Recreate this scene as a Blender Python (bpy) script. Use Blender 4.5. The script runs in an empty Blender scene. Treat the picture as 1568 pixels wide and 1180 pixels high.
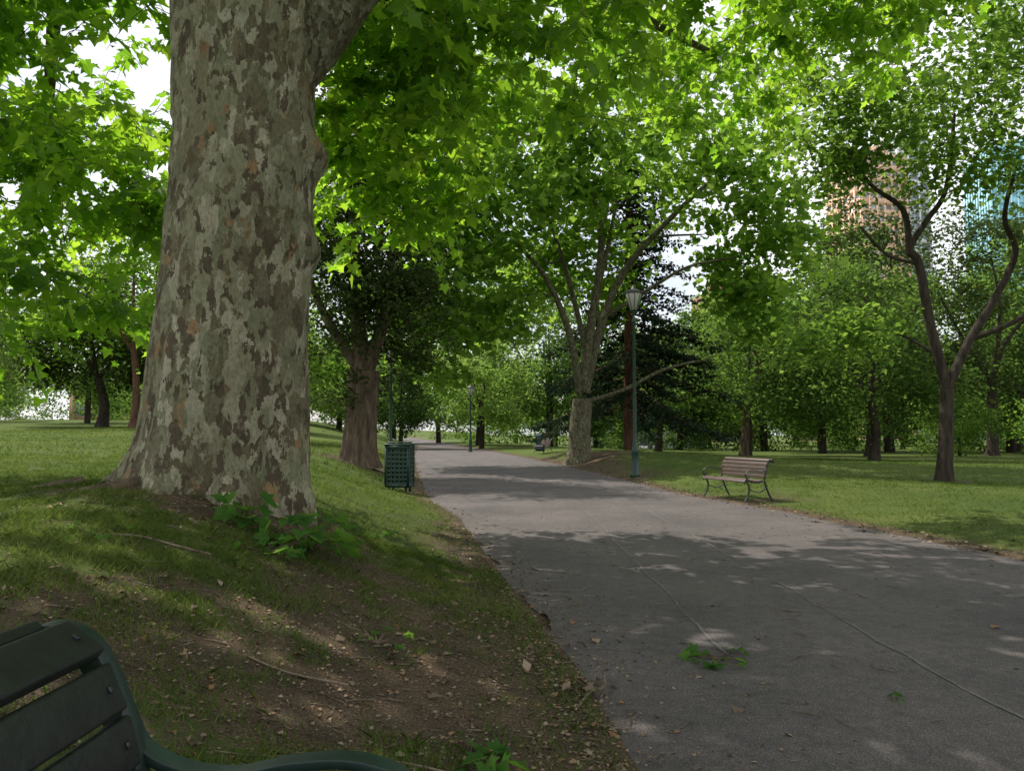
import bpy, math, numpy as np
from mathutils import Vector
rng=np.random.default_rng(7)
R=math.radians
# ---------------------------------------------------------------- noise
def _h(ix,iy,iz,s):
    n=(ix*374761393+iy*668265263+iz*2147483647+s*974634777)&0xFFFFFFFF
    n=((n^(n>>13))*1274126177)&0xFFFFFFFF
    n=n^(n>>16)
    return (n&0xFFFF)/65535.0
def vn(x,y,z=0,s=0):
    x,y,z=np.broadcast_arrays(np.asarray(x,float),np.asarray(y,float),np.asarray(z,float))
    ix=np.floor(x).astype(np.int64);iy=np.floor(y).astype(np.int64);iz=np.floor(z).astype(np.int64)
    fx=x-ix;fy=y-iy;fz=z-iz
    fx=fx*fx*(3-2*fx);fy=fy*fy*(3-2*fy);fz=fz*fz*(3-2*fz)
    def c(a,b,d): return _h(ix+a,iy+b,iz+d,s)
    x00=c(0,0,0)*(1-fx)+c(1,0,0)*fx; x10=c(0,1,0)*(1-fx)+c(1,1,0)*fx
    x01=c(0,0,1)*(1-fx)+c(1,0,1)*fx; x11=c(0,1,1)*(1-fx)+c(1,1,1)*fx
    return (x00*(1-fy)+x10*fy)*(1-fz)+(x01*(1-fy)+x11*fy)*fz
def fbm(x,y,z=0,s=0,o=3):
    v=0;a=.5;t=0
    for i in range(o):
        v=v+a*vn(np.asarray(x)*2**i,np.asarray(y)*2**i,np.asarray(z)*2**i,s+i);t+=a;a*=.5
    return v/t
def ss(a,b,x):
    t=np.clip((np.asarray(x,float)-a)/(b-a),0,1);return t*t*(3-2*t)
# ---------------------------------------------------------------- terrain
def xL(y): return np.interp(y,[-60,-10,0,3.2,4.5,6.5,8.1,13.3,16.6,20.7,30,47,83,140,200],[1.6,.9,.6,.52,.42,.09,-.16,-.94,-1.75,-2.4,-3.7,-5.9,-10,-20,-32])
def xR(y): return np.interp(y,[-60,-10,0,8.7,10.6,14.4,16,18,23.7,33,41,60,83,140,200],[7,6.3,6.1,5.78,5.5,4.95,4.6,4.05,3.5,2.4,1.25,-1.8,-5.9,-15,-27])
def Pz(y): return np.interp(y,[-50,0,20,50,80,200],[0,0,0,.1,.2,.5])
def verge(x,y): return np.maximum(xL(y)-x,x-xR(y))
def H(x,y):
    x=np.asarray(x,float);y=np.asarray(y,float)
    dl=xL(y)-x;dr=x-xR(y);m=np.maximum(dl,dr)
    hl=ss(0,3.4,dl)*.78+ss(2,14,dl)*np.clip(y-12,0,75)*.027+.17*np.exp(-((x+3)/2.0)**2-((y-7)/2.2)**2)*ss(0,1,dl)
    hr=ss(0,2,dr)*.08+.5*np.exp(-((x-3.5)/7)**2-((y-35)/12)**2)*ss(0,2.5,dr)-.012*np.clip(y-25,0,90)*ss(6,20,dr)
    e=np.interp(m,[-.15,.05],[-.04,.012])
    rough=(fbm(x*2.2,y*2.2,0,3)-.5)*.08*ss(0,.6,m)*(np.hypot(x,y)<40)+(fbm(x*.12,y*.12,0,9)-.5)*.25*ss(1,10,m)
    return Pz(y)+np.where(dl>0,hl,0)+np.where(dr>0,hr,0)+e+rough
TREEBASES=[(-4.7,24,1.6),(2.9,34,3.2),(12.3,22,.8),(6.4,42,2)]
def dirtf(x,y):
    m=verge(x,y)
    d=.95*np.exp(-np.clip(m,0,99)/.42)
    near=np.exp(-((x+.4)**2/9+(y-3.2)**2/15))*(x<1)
    d=d+near*.42*ss(.38,.68,fbm(x*2.6,y*2.6,0,21))+.3*near
    d=d+.75*np.exp(-(np.hypot(x+2.7,y-6.9)/1.25)**4)
    for (tx,ty,r) in TREEBASES: d=d+.9*np.exp(-(np.hypot(x-tx,y-ty)/r)**2)
    d=d+.4*np.exp(-((m-1)/1.2)**2)*ss(.4,.7,fbm(x*.5,y*.5,0,5))
    return np.clip(d,0,1)
# ---------------------------------------------------------------- mesh utils
COL=bpy.context.scene.collection
def mesh_np(name,V,F,mat=None,var=None,parent=None,smooth=False,extra=None):
    me=bpy.data.meshes.new(name)
    V=np.asarray(V,np.float32).reshape(-1,3)
    if isinstance(F,np.ndarray): F=[F]
    F=[f for f in F if len(f)]
    loops=np.concatenate([f.reshape(-1) for f in F]).astype(np.int32)
    tot=np.concatenate([np.full(len(f),f.shape[1]) for f in F])
    start=np.concatenate([[0],np.cumsum(tot)[:-1]]).astype(np.int32)
    me.vertices.add(len(V));me.vertices.foreach_set('co',V.reshape(-1))
    me.loops.add(len(loops));me.loops.foreach_set('vertex_index',loops)
    me.polygons.add(len(tot));me.polygons.foreach_set('loop_start',start)
    me.update(calc_edges=True)
    if smooth: me.polygons.foreach_set('use_smooth',np.ones(len(tot),bool))
    if var is not None:
        a=me.attributes.new('var','FLOAT','POINT');a.data.foreach_set('value',np.asarray(var,np.float32))
    if mat: me.materials.append(mat)
    o=bpy.data.objects.new(name,me);COL.objects.link(o)
    if parent: o.parent=parent
    return o
def empty(name,loc=(0,0,0),rz=0):
    o=bpy.data.objects.new(name,None);o.location=loc;o.rotation_euler=(0,0,rz);o.empty_display_size=.2
    COL.objects.link(o);return o
class MB:
    def __init__(s): s.V=[];s.F={};s.n=0
    def add(s,V,F):
        V=np.asarray(V,float).reshape(-1,3)
        for f in (F if isinstance(F,list) else [F]):
            f=np.asarray(f,int);s.F.setdefault(f.shape[1],[]).append(f+s.n)
        s.V.append(V);s.n+=len(V)
    def tube(s,pts,rads,n=8,cap=False):
        pts=np.asarray(pts,float);rads=np.asarray(rads,float)*np.ones(len(pts))
        t=np.gradient(pts,axis=0);t/=np.linalg.norm(t,axis=1)[:,None]+1e-9
        d=pts[-1]-pts[0];d/=np.linalg.norm(d)+1e-9
        ref=np.array([1.,.13,0]) if abs(d[2])>.7 else np.array([0,0,1.])
        u=np.cross(t,ref);u/=np.linalg.norm(u,axis=1)[:,None]+1e-9
        w=np.cross(t,u)
        a=np.arange(n)*2*math.pi/n
        V=pts[:,None]+rads[:,None,None]*(np.cos(a)[None,:,None]*u[:,None]+np.sin(a)[None,:,None]*w[:,None])
        k=len(pts);i=np.arange(k-1)[:,None]*n;j=np.arange(n)[None];j2=(j+1)%n
        F=np.stack([i+j,i+j2,i+n+j2,i+n+j],-1).reshape(-1,4)
        s.add(V,F)
        if cap:
            s.add(V[-1],np.arange(n)[None]);s.add(V[0],np.arange(n)[None,::-1])
    def box(s,c,h,ax=None):
        ax=np.eye(3) if ax is None else np.asarray(ax,float)
        V=[]
        for z in(-1,1):
            for x,y in((-1,-1),(1,-1),(1,1),(-1,1)):
                V.append(np.asarray(c)+ax[0]*x*h[0]+ax[1]*y*h[1]+ax[2]*z*h[2])
        s.add(V,np.array([[0,3,2,1],[4,5,6,7],[0,1,5,4],[1,2,6,5],[2,3,7,6],[3,0,4,7]]))
    def lathe(s,prof,c=(0,0,0),n=16):
        a=np.arange(n)*2*math.pi/n
        V=np.array([[r*np.cos(a)+c[0],r*np.sin(a)+c[1],np.full(n,z+c[2])] for r,z in prof]).transpose(0,2,1)
        k=len(prof);i=np.arange(k-1)[:,None]*n;j=np.arange(n)[None];j2=(j+1)%n
        s.add(V,np.stack([i+j,i+j2,i+n+j2,i+n+j],-1).reshape(-1,4))
    def bar(s,pts,w,th,y0=0):
        p=np.asarray(pts,float);t=np.gradient(p,axis=0);t/=np.linalg.norm(t,axis=1)[:,None]
        nn=np.stack([-t[:,1],t[:,0]],1)
        V=[]
        for q,m in zip(p,nn):
            for a,b in((-1,-1),(1,-1),(1,1),(-1,1)):
                V.append((q[0]+m[0]*b*th/2,y0+a*w/2,q[1]+m[1]*b*th/2))
        k=len(p);F=[]
        for i in range(k-1):
            for j in range(4):F.append([i*4+j,i*4+(j+1)%4,i*4+4+(j+1)%4,i*4+4+j])
        F+= [[0,3,2,1],[k*4-4,k*4-3,k*4-2,k*4-1]]
        s.add(V,np.array(F))
    def obj(s,name,mat,parent=None,smooth=False,bevel=0):
        if s.n==0: return None
        o=mesh_np(name,np.concatenate(s.V),[np.concatenate(v) for v in s.F.values()],mat,parent=parent,smooth=smooth)
        if bevel:
            b=o.modifiers.new('bevel','BEVEL');b.width=bevel;b.segments=2;b.limit_method='ANGLE';b.angle_limit=.6
        return o
def spl(P,k=8):
    P=np.asarray(P,float);n=len(P);out=[]
    for i in range(n-1):
        p0=P[max(i-1,0)];p1=P[i];p2=P[i+1];p3=P[min(i+2,n-1)]
        for t in np.arange(k)/k:
            out.append(.5*((2*p1)+(-p0+p2)*t+(2*p0-5*p1+4*p2-p3)*t*t+(-p0+3*p1-3*p2+p3)*t**3))
    out.append(P[-1]);return np.array(out)
# ---------------------------------------------------------------- materials
def newmat(name):
    m=bpy.data.materials.new(name);m.use_nodes=True;nt=m.node_tree
    return m,nt,nt.nodes['Principled BSDF'],nt.nodes['Material Output']
def N(nt,t,**k):
    n=nt.nodes.new(t)
    for a,b in k.items():
        if a in('operation','data_type','blend_type','feature','attribute_name','noise_dimensions','interpolation_type','distance'): setattr(n,a,b)
        else: n.inputs[a.replace('_',' ')].default_value=b
    return n
def ramp(nt,stops,interp='LINEAR'):
    r=nt.nodes.new('ShaderNodeValToRGB');e=r.color_ramp;e.interpolation=interp
    while len(e.elements)<len(stops): e.elements.new(.5)
    for el,(p,c) in zip(e.elements,stops): el.position=p;el.color=(*c,1)
    return r
def coords(nt,scale=(1,1,1)):
    t=nt.nodes.new('ShaderNodeTexCoord');m=nt.nodes.new('ShaderNodeMapping');m.inputs['Scale'].default_value=scale
    nt.links.new(t.outputs['Object'],m.inputs['Vector']);return m.outputs[0]
def mixc(nt,f,a,b,bt='MIX'):
    n=nt.nodes.new('ShaderNodeMix');n.data_type='RGBA';n.blend_type=bt
    for s,v in((0,f),(6,a),(7,b)):
        if hasattr(v,'links') : nt.links.new(v,n.inputs[s])
        elif s==0: n.inputs[0].default_value=v
        else: n.inputs[s].default_value=(*v,1)
    return n.outputs[2]
def noise(nt,vec,scale,det=4,rough=.6):
    n=nt.nodes.new('ShaderNodeTexNoise');n.inputs['Scale'].default_value=scale;n.inputs['Detail'].default_value=det;n.inputs['Roughness'].default_value=rough
    nt.links.new(vec,n.inputs['Vector']);return n
def bump(nt,h,bsdf,strength=.5,dist=.02):
    b=nt.nodes.new('ShaderNodeBump');b.inputs['Strength'].default_value=strength;b.inputs['Distance'].default_value=dist
    nt.links.new(h,b.inputs['Height']);nt.links.new(b.outputs[0],bsdf.inputs['Normal']);return b
def leafmat(name,cols,tcols,tr=.5,objvar=False,rough=.5,gloss=False):
    m,nt,b,out=newmat(name);L=nt.links
    a=N(nt,'ShaderNodeAttribute',attribute_name='var');f=a.outputs['Fac']
    if objvar:
        oi=nt.nodes.new('ShaderNodeObjectInfo')
        ad=N(nt,'ShaderNodeMath',operation='MULTIPLY_ADD');L.new(oi.outputs['Random'],ad.inputs[0]);ad.inputs[1].default_value=.6
        sc=N(nt,'ShaderNodeMath',operation='MULTIPLY');L.new(f,sc.inputs[0]);sc.inputs[1].default_value=.4
        L.new(sc.outputs[0],ad.inputs[2]);f=ad.outputs[0]
    k=len(cols)-1
    r1=ramp(nt,[(i/k,c) for i,c in enumerate(cols)]);r2=ramp(nt,[(i/(len(tcols)-1),c) for i,c in enumerate(tcols)])
    L.new(f,r1.inputs[0]);L.new(f,r2.inputs[0])
    if gloss:
        L.new(r1.outputs[0],b.inputs['Base Color']);b.inputs['Roughness'].default_value=rough;b.inputs['Specular IOR Level'].default_value=.35
    else:
        nt.nodes.remove(b);b=nt.nodes.new('ShaderNodeBsdfDiffuse');L.new(r1.outputs[0],b.inputs['Color'])
    t=nt.nodes.new('ShaderNodeBsdfTranslucent');L.new(r2.outputs[0],t.inputs['Color'])
    mx=nt.nodes.new('ShaderNodeMixShader');mx.inputs[0].default_value=tr
    L.new(b.outputs[0],mx.inputs[1]);L.new(t.outputs[0],mx.inputs[2]);L.new(mx.outputs[0],out.inputs['Surface'])
    return m
M_plane=leafmat('plane_leaf',[(.05,.11,.016),(.085,.17,.022),(.13,.22,.035)],[(.17,.4,.02),(.38,.67,.035),(.6,.84,.06)],.58,gloss=True)
M_plane2=leafmat('plane_leaf_far',[(.05,.105,.024),(.085,.16,.032),(.125,.205,.05)],[(.16,.35,.03),(.32,.54,.05),(.48,.7,.1)],.56)
M_dark=leafmat('oak_leaf',[(.022,.035,.014),(.04,.06,.02),(.07,.095,.033)],[(.06,.1,.02),(.11,.17,.035)],.32)
M_mid=leafmat('linden_leaf',[(.025,.05,.018),(.055,.1,.026),(.095,.16,.04)],[(.07,.14,.025),(.16,.28,.04),(.3,.46,.08)],.42)
M_con=leafmat('conifer_needles',[(.012,.026,.018),(.028,.046,.03),(.05,.07,.038)],[(.03,.05,.02),(.05,.08,.03)],.2)
M_elm=leafmat('elm_leaf',[(.035,.075,.02),(.075,.145,.03),(.13,.21,.05)],[(.12,.24,.03),(.26,.44,.05),(.42,.6,.1)],.5)
M_far=leafmat('distant_leaf',[(.022,.04,.018),(.05,.085,.03),(.085,.15,.04),(.11,.18,.05),(.16,.22,.07)],[(.05,.08,.03),(.14,.25,.045),(.28,.46,.07),(.45,.6,.13)],.47,True)
M_grass=leafmat('grass_blade',[(.055,.088,.024),(.095,.142,.033),(.18,.205,.065)],[(.13,.21,.03),(.3,.38,.08)],.35)
M_weed=leafmat('weed_leaf',[(.04,.1,.025),(.08,.17,.035)],[(.15,.34,.04),(.3,.5,.06)],.4)
M_litter=leafmat('leaf_litter',[(.06,.045,.032),(.13,.1,.07),(.22,.165,.115),(.34,.27,.2),(.28,.14,.06)],[(.1,.06,.03),(.2,.13,.07)],.1)
def bark_plane(name,sc=1.0,dk=1.0):
    m,nt,b,out=newmat(name);L=nt.links
    v=coords(nt,(1*sc,1*sc,.5*sc))
    nz=noise(nt,v,6,4,.7)
    ad=nt.nodes.new('ShaderNodeVectorMath');ad.operation='MULTIPLY_ADD'
    L.new(nz.outputs['Color'],ad.inputs[0]);ad.inputs[1].default_value=(.26,.26,.26);L.new(v,ad.inputs[2])
    def vor(s):
        n=nt.nodes.new('ShaderNodeTexVoronoi');n.inputs['Scale'].default_value=s;L.new(ad.outputs[0],n.inputs['Vector'])
        sp=nt.nodes.new('ShaderNodeSeparateColor');L.new(n.outputs['Color'],sp.inputs[0]);return sp
    a=vor(7.2);c=vor(15)
    d=dk
    base=ramp(nt,[(0,(.26*d,.25*d,.165*d)),(.28,(.205*d,.21*d,.13*d)),(.5,(.335*d,.32*d,.23*d)),(.68,(.17*d,.155*d,.098*d)),(.82,(.245*d,.24*d,.158*d))],'CONSTANT')
    L.new(a.outputs[0],base.inputs[0])
    fl=ramp(nt,[(0,(.105*d,.085*d,.055*d)),(.4,(.145*d,.125*d,.078*d)),(.68,(.19*d,.16*d,.105*d)),(.8,(.39*d,.36*d,.27*d)),(.955,(.29*d,.19*d,.1*d))],'CONSTANT')
    L.new(c.outputs[1],fl.inputs[0])
    big=noise(nt,v,1.3,3,.6)
    addm=N(nt,'ShaderNodeMath',operation='ADD');L.new(c.outputs[0],addm.inputs[0]);L.new(big.outputs[0],addm.inputs[1])
    g=N(nt,'ShaderNodeMath',operation='GREATER_THAN');g.inputs[1].default_value=1.07;L.new(addm.outputs[0],g.inputs[0])
    col=mixc(nt,g.outputs[0],base.outputs[0],fl.outputs[0])
    fine=noise(nt,v,40,4,.7);fr=ramp(nt,[(.3,(.6,.58,.54)),(.7,(1.15,1.15,1.15))]);L.new(fine.outputs[0],fr.inputs[0])
    col=mixc(nt,1.0,col,fr.outputs[0],'MULTIPLY')
    br=ramp(nt,[(.3,(.8,.76,.7)),(.7,(1.15,1.17,1.15))]);L.new(big.outputs[0],br.inputs[0]);col=mixc(nt,1.0,col,br.outputs[0],'MULTIPLY')
    L.new(col,b.inputs['Base Color']);b.inputs['Roughness'].default_value=.85;b.inputs['Specular IOR Level'].default_value=.2
    h=N(nt,'ShaderNodeMath',operation='MULTIPLY_ADD');L.new(a.outputs[0],h.inputs[0]);h.inputs[1].default_value=.6
    h2=N(nt,'ShaderNodeMath',operation='MULTIPLY_ADD');L.new(g.outputs[0],h2.inputs[0]);h2.inputs[1].default_value=.8;L.new(fine.outputs[0],h2.inputs[2])
    L.new(h2.outputs[0],h.inputs[2]);bump(nt,h.outputs[0],b,.9,.024)
    return m
def bark(name,c1,c2,sc=1,vert=.2):
    m,nt,b,out=newmat(name);L=nt.links
    v=coords(nt,(sc,sc,vert*sc));n=noise(nt,v,9,4,.7);r=ramp(nt,[(.3,c1),(.7,c2)]);L.new(n.outputs[0],r.inputs[0])
    L.new(r.outputs[0],b.inputs['Base Color']);b.inputs['Roughness'].default_value=.9;b.inputs['Specular IOR Level'].default_value=.15
    bump(nt,n.outputs[0],b,1,.05);return m
M_barkP=bark_plane('plane_bark')
M_barkP2=bark_plane('plane_bark_branch',2.0,.8)
M_barkB=bark('brown_bark',(.045,.033,.024),(.19,.14,.095))
M_barkD=bark('dark_bark',(.02,.016,.013),(.08,.064,.048))
M_barkR=bark('red_bark',(.06,.03,.02),(.2,.11,.075))
def simple(name,c,rough=.5,metal=0,nv=.25,ns=8,bs=.1):
    m,nt,b,out=newmat(name);v=coords(nt);n=noise(nt,v,ns,4,.6)
    r=ramp(nt,[(.25,tuple(x*(1-nv) for x in c)),(.75,tuple(min(1,x*(1+nv)) for x in c))]);nt.links.new(n.outputs[0],r.inputs[0])
    nt.links.new(r.outputs[0],b.inputs['Base Color']);b.inputs['Roughness'].default_value=rough;b.inputs['Metallic'].default_value=metal
    if bs: bump(nt,n.outputs[0],b,bs,.01)
    return m
M_green=simple('dark_green_paint',(.012,.04,.028),.38,0,.4,12)
M_benchgreen=simple('bench_green_paint',(.011,.014,.012),.48,0,.5,25,.25)
M_frame=simple('iron_frame_paint',(.008,.024,.018),.45,0,.4,20,.2)
M_iron=simple('dark_iron',(.02,.025,.022),.5)
M_black=simple('bin_interior',(.004,.004,.004),.9)
M_bolt=simple('steel_bolt',(.05,.055,.055),.4,.8)
M_glass=simple('lamp_glass',(.5,.5,.45),.2,0,.1,4,0)
M_blue=simple('blue_plastic',(.03,.07,.16),.5)
def wood(name,c1,c2):
    m,nt,b,out=newmat(name);v=coords(nt,(12,1,12));n=noise(nt,v,5,6,.65);r=ramp(nt,[(.3,c1),(.7,c2)])
    nt.links.new(n.outputs[0],r.inputs[0]);nt.links.new(r.outputs[0],b.inputs['Base Color']);b.inputs['Roughness'].default_value=.6
    bump(nt,n.outputs[0],b,.3,.005);return m
M_wood=wood('bench_wood',(.045,.028,.023),(.115,.072,.057))
# ground
mg,nt,b,out=newmat('lawn_ground');L=nt.links
at=N(nt,'ShaderNodeAttribute',attribute_name='var');v=coords(nt)
n1=noise(nt,v,22,5,.75);n2=noise(nt,v,2.5,3,.6);n3=noise(nt,v,.25,4,.6);n4=noise(nt,v,90,3,.7)
g=ramp(nt,[(.25,(.038,.058,.018)),(.5,(.08,.12,.03)),(.75,(.165,.19,.06))]);L.new(n1.outputs[0],g.inputs[0])
gv=ramp(nt,[(.3,(.7,.8,.7)),(.7,(1.4,1.2,1.1))]);L.new(n3.outputs[0],gv.inputs[0])
gc=mixc(nt,1.0,g.outputs[0],gv.outputs[0],'MULTIPLY')
s=ramp(nt,[(.25,(.035,.027,.02)),(.45,(.09,.068,.048)),(.6,(.155,.12,.085)),(.78,(.28,.22,.16))]);L.new(n4.outputs[0],s.inputs[0])
s2=ramp(nt,[(.35,(.75,.75,.75)),(.65,(1.3,1.2,1.1))]);L.new(n2.outputs[0],s2.inputs[0])
sc=mixc(nt,1.0,s.outputs[0],s2.outputs[0],'MULTIPLY')
ma=N(nt,'ShaderNodeMath',operation='MULTIPLY_ADD');L.new(n1.outputs[0],ma.inputs[0]);ma.inputs[1].default_value=1.6;ma.inputs[2].default_value=-.8
mb=N(nt,'ShaderNodeMath',operation='ADD');L.new(ma.outputs[0],mb.inputs[0]);L.new(at.outputs['Fac'],mb.inputs[1])
mr=ramp(nt,[(.3,(0,0,0)),(.6,(1,1,1))]);L.new(mb.outputs[0],mr.inputs[0])
L.new(mixc(nt,mr.outputs[0],gc,sc),b.inputs['Base Color']);b.inputs['Roughness'].default_value=.95;b.inputs['Specular IOR Level'].default_value=.1
bm=N(nt,'ShaderNodeMath',operation='ADD');L.new(n1.outputs[0],bm.inputs[0]);L.new(n4.outputs[0],bm.inputs[1]);bump(nt,bm.outputs[0],b,.9,.03)
M_ground=mg
# asphalt
ma_,nt,b,out=newmat('asphalt');L=nt.links;v=coords(nt)
n1=noise(nt,v,160,2,.8);n2=noise(nt,v,.6,5,.65);n3=noise(nt,v,9,4,.7)
a1=ramp(nt,[(.3,(.055,.048,.048)),(.55,(.102,.091,.089)),(.7,(.29,.255,.24))]);L.new(n1.outputs[0],a1.inputs[0])
a2=ramp(nt,[(.3,(.7,.7,.72)),(.7,(1.28,1.24,1.22))]);L.new(n2.outputs[0],a2.inputs[0])
a3=ramp(nt,[(.35,(.8,.8,.8)),(.7,(1.2,1.17,1.13))]);L.new(n3.outputs[0],a3.inputs[0])
c=mixc(nt,1.0,mixc(nt,1.0,a1.outputs[0],a2.outputs[0],'MULTIPLY'),a3.outputs[0],'MULTIPLY')
vo=nt.nodes.new('ShaderNodeTexVoronoi');vo.feature='DISTANCE_TO_EDGE';vo.inputs['Scale'].default_value=.33
nd=nt.nodes.new('ShaderNodeVectorMath');nd.operation='MULTIPLY_ADD';L.new(n3.outputs['Color'],nd.inputs[0]);nd.inputs[1].default_value=(.5,.5,.5);L.new(v,nd.inputs[2]);L.new(nd.outputs[0],vo.inputs['Vector'])
cr=ramp(nt,[(0,(.35,.33,.32)),(.006,(1,1,1))]);L.new(vo.outputs['Distance'],cr.inputs[0])
c=mixc(nt,.6,c,cr.outputs[0],'MULTIPLY');L.new(c,b.inputs['Base Color']);b.inputs['Roughness'].default_value=.8;b.inputs['Specular IOR Level'].default_value=.3
bump(nt,n1.outputs[0],b,.7,.008);M_asph=ma_
M_seam=simple('asphalt_seam',(.135,.121,.116),.9,0,.4,30)
# ---------------------------------------------------------------- ground & path
def axis(a,b,d0,lo,hi,g):
    pts=list(np.arange(a,b,d0));x=b;d=d0
    while x<hi: pts.append(x);d*=g;x+=d
    pts.append(hi);x=a-d0;d=d0
    while x>lo: pts.insert(0,x);d*=g;x-=d
    pts.insert(0,lo);return np.array(pts)
xs=axis(-5,7,.075,-700,700,1.045);ys=axis(.5,13,.075,-120,1200,1.022)
X,Y=np.meshgrid(xs,ys);nx,ny=len(xs),len(ys)
V=np.stack([X,Y,H(X,Y)],-1).reshape(-1,3)
i=np.arange(ny-1)[:,None]*nx;j=np.arange(nx-1)[None]
F=np.stack([i+j,i+j+1,i+nx+j+1,i+nx+j],-1).reshape(-1,4)
mesh_np('lawn_ground',V,F,M_ground,dirtf(X,Y).reshape(-1),smooth=True)
py=np.concatenate([np.arange(-30,2,.5),np.arange(2,14,.06),np.arange(14,40,.2),np.arange(40,200,1)])
k=25;tt=np.linspace(0,1,k)
l=xL(py)+.02+(fbm(py*2.2,0*py,0,31)-.5)*.24;r=xR(py)-.02+(fbm(py*2.2,0*py,0,37)-.5)*.24
PX=l[:,None]*(1-tt)+r[:,None]*tt;PY=py[:,None]+0*PX;PZ=Pz(PY)+.004-.012*ss(.9,1,np.abs(tt*2-1))[None]
i=np.arange(len(py)-1)[:,None]*k;j=np.arange(k-1)[None]
mesh_np('asphalt_path',np.stack([PX,PY,PZ],-1),np.stack([i+j,i+j+1,i+k+j+1,i+k+j],-1).reshape(-1,4),M_asph,smooth=True)
mb=MB()
for x0,ya,yb in((2.5,3.5,15),(1.37,5.0,14)):
    yy=np.arange(ya,yb,.04);xx=x0+(fbm(yy*1.3,yy*0,0,int(x0*10))-.5)*.08+(vn(yy*9,0,0,3)-.5)*.015
    w=.003+.014*np.clip(fbm(yy*2.5,0,0,4,4)*2-.5,0,1)
    V=np.stack([np.stack([xx-w,yy,0*yy+.0085],1),np.stack([xx+w,yy,0*yy+.0085],1)],1).reshape(-1,3)
    i=np.arange(len(yy)-1)*2;mb.add(V,np.stack([i,i+1,i+3,i+2],1))
mb.obj('path_seam',M_seam)
# ---------------------------------------------------------------- leaves
hr=[(.2,-.12),(.5,0),(.36,.2),(.64,.5),(.32,.5),(.2,.66)]
P=[(0,0)]+hr+[(0,1)]+[(-x,y) for x,y in hr[::-1]]
T_palm=np.array([(x,y,.28*abs(x)-.25*y*y) for x,y in P])
F_palm=np.array([[0,1,2,3,4,5,6,7],[0,7,8,9,10,11,12,13]])
T_kite=np.array([(0,0,0),(.36,.42,.1),(0,1,-.12),(-.36,.42,.1)]);F_kite=np.array([[0,1,2,3]])
T_oval=np.array([(0,0,0),(.27,.25,.07),(.3,.6,.06),(0,1,-.15),(-.3,.6,.06),(-.27,.25,.07)]);F_oval=np.array([[0,1,2,3,4,5]])
T_mpalm=np.array([(0,0,0),(.5,.02,.1),(.3,.25,.05),(.6,.55,.1),(0,1,-.2),(-.6,.55,.1),(-.3,.25,.05),(-.5,.02,.1)]);F_mpalm=np.array([[0,1,2,3,4,5,6,7]])
def unit(a): return a/(np.linalg.norm(a,axis=-1,keepdims=True)+1e-9)
def leafV(pos,tip,nrm,size,T):
    t=unit(tip);n=unit(nrm-(nrm*t).sum(1)[:,None]*t);s=np.cross(t,n);z=size[:,None,None]
    return pos[:,None]+z*(T[None,:,0,None]*s[:,None]+T[None,:,1,None]*t[:,None]+T[None,:,2,None]*n[:,None])
def leafobj(name,pos,tip,nrm,size,T,F,mat,var,parent=None):
    V=leafV(pos,tip,nrm,size,T);n=len(pos);k=len(T)
    FF=(F[None]+np.arange(n)[:,None,None]*k).reshape(-1,F.shape[1])
    return mesh_np(name,V,FF,mat,np.repeat(np.clip(var,0,1),k),parent)
def blob(c,r,n,shell=.0,flat=None):
    c=np.array(c,float);r=np.array(r,float)
    d=unit(rng.normal(size=(n*3,3)))
    rad=(shell**3+(1-shell**3)*rng.random(n*3))**(1/3)
    rad=rad*(.68+.64*vn(d[:,0]*2.2+c[0],d[:,1]*2.2,d[:,2]*2.2,int(abs(c[0]*7+c[2]*3))))
    p=c+d*rad[:,None]*r
    keep=fbm(p[:,0]*.6,p[:,1]*.6,p[:,2]*.8,17)+.2*(rng.random(n*3)-.5)
    idx=np.argsort(-keep)[:int(n*1.7)];rng.shuffle(idx)
    return p[idx[:n]]
def grow(tb,SP,SR,C,rk=.011,tip=.006,sides=5,up=.12,pen=.8):
    SP=list(map(np.array,SP));SR=list(SR)
    A=np.array(SP);d0=np.array([np.linalg.norm(A-c,axis=1).min() for c in C])
    for q in np.argsort(d0):
        c=C[q];A=np.array(SP)
        d=np.linalg.norm(A-c,axis=1)+pen*np.clip(A[:,2]-c[2]+.3,0,9);j=int(np.argmin(d));p0=A[j];Ln=np.linalg.norm(c-p0)
        if Ln<.05: continue
        jit=rng.normal(size=3)*.1*Ln
        P=[p0,p0*.67+c*.33+np.array([0,0,up*Ln])+jit,p0*.33+c*.67+np.array([0,0,up*.8*Ln])-jit*.5,c]
        Q=spl(P,3);r0=min(SR[j]*.7,rk*(1+Ln))
        rr=np.linspace(max(r0,tip),tip,len(Q));tb.tube(Q,rr,sides)
        for m in range(2,len(Q),2): SP.append(Q[m]);SR.append(rr[m])
def limb(tb,pts,r0,r1,n=8,wob=.0,k=6):
    Q=spl(pts,k)
    rr=r1+(r0-r1)*(1-np.linspace(0,1,len(Q)))**.8
    tb.tube(Q,rr,n);return [(q,r) for q,r in zip(Q,rr)]
def cloud(C,per,s,sz,zf=.55,tilt=.6,droop=.35):
    n=len(C)*per;c=np.repeat(C,per,0);cs=np.repeat(.55+.85*rng.random(len(C)),per)
    pos=c+rng.normal(size=(n,3))*np.array([s,s,s*zf])*cs[:,None]
    tip=rng.normal(size=(n,3));tip[:,2]=tip[:,2]*.35-droop
    nr=rng.normal(size=(n,3))*tilt;nr[:,2]+=1
    var=np.repeat(rng.random(len(C)),per)*.62+.38*rng.random(n)
    return pos,tip,nr,sz*(.65+.7*rng.random(n)),var
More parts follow.
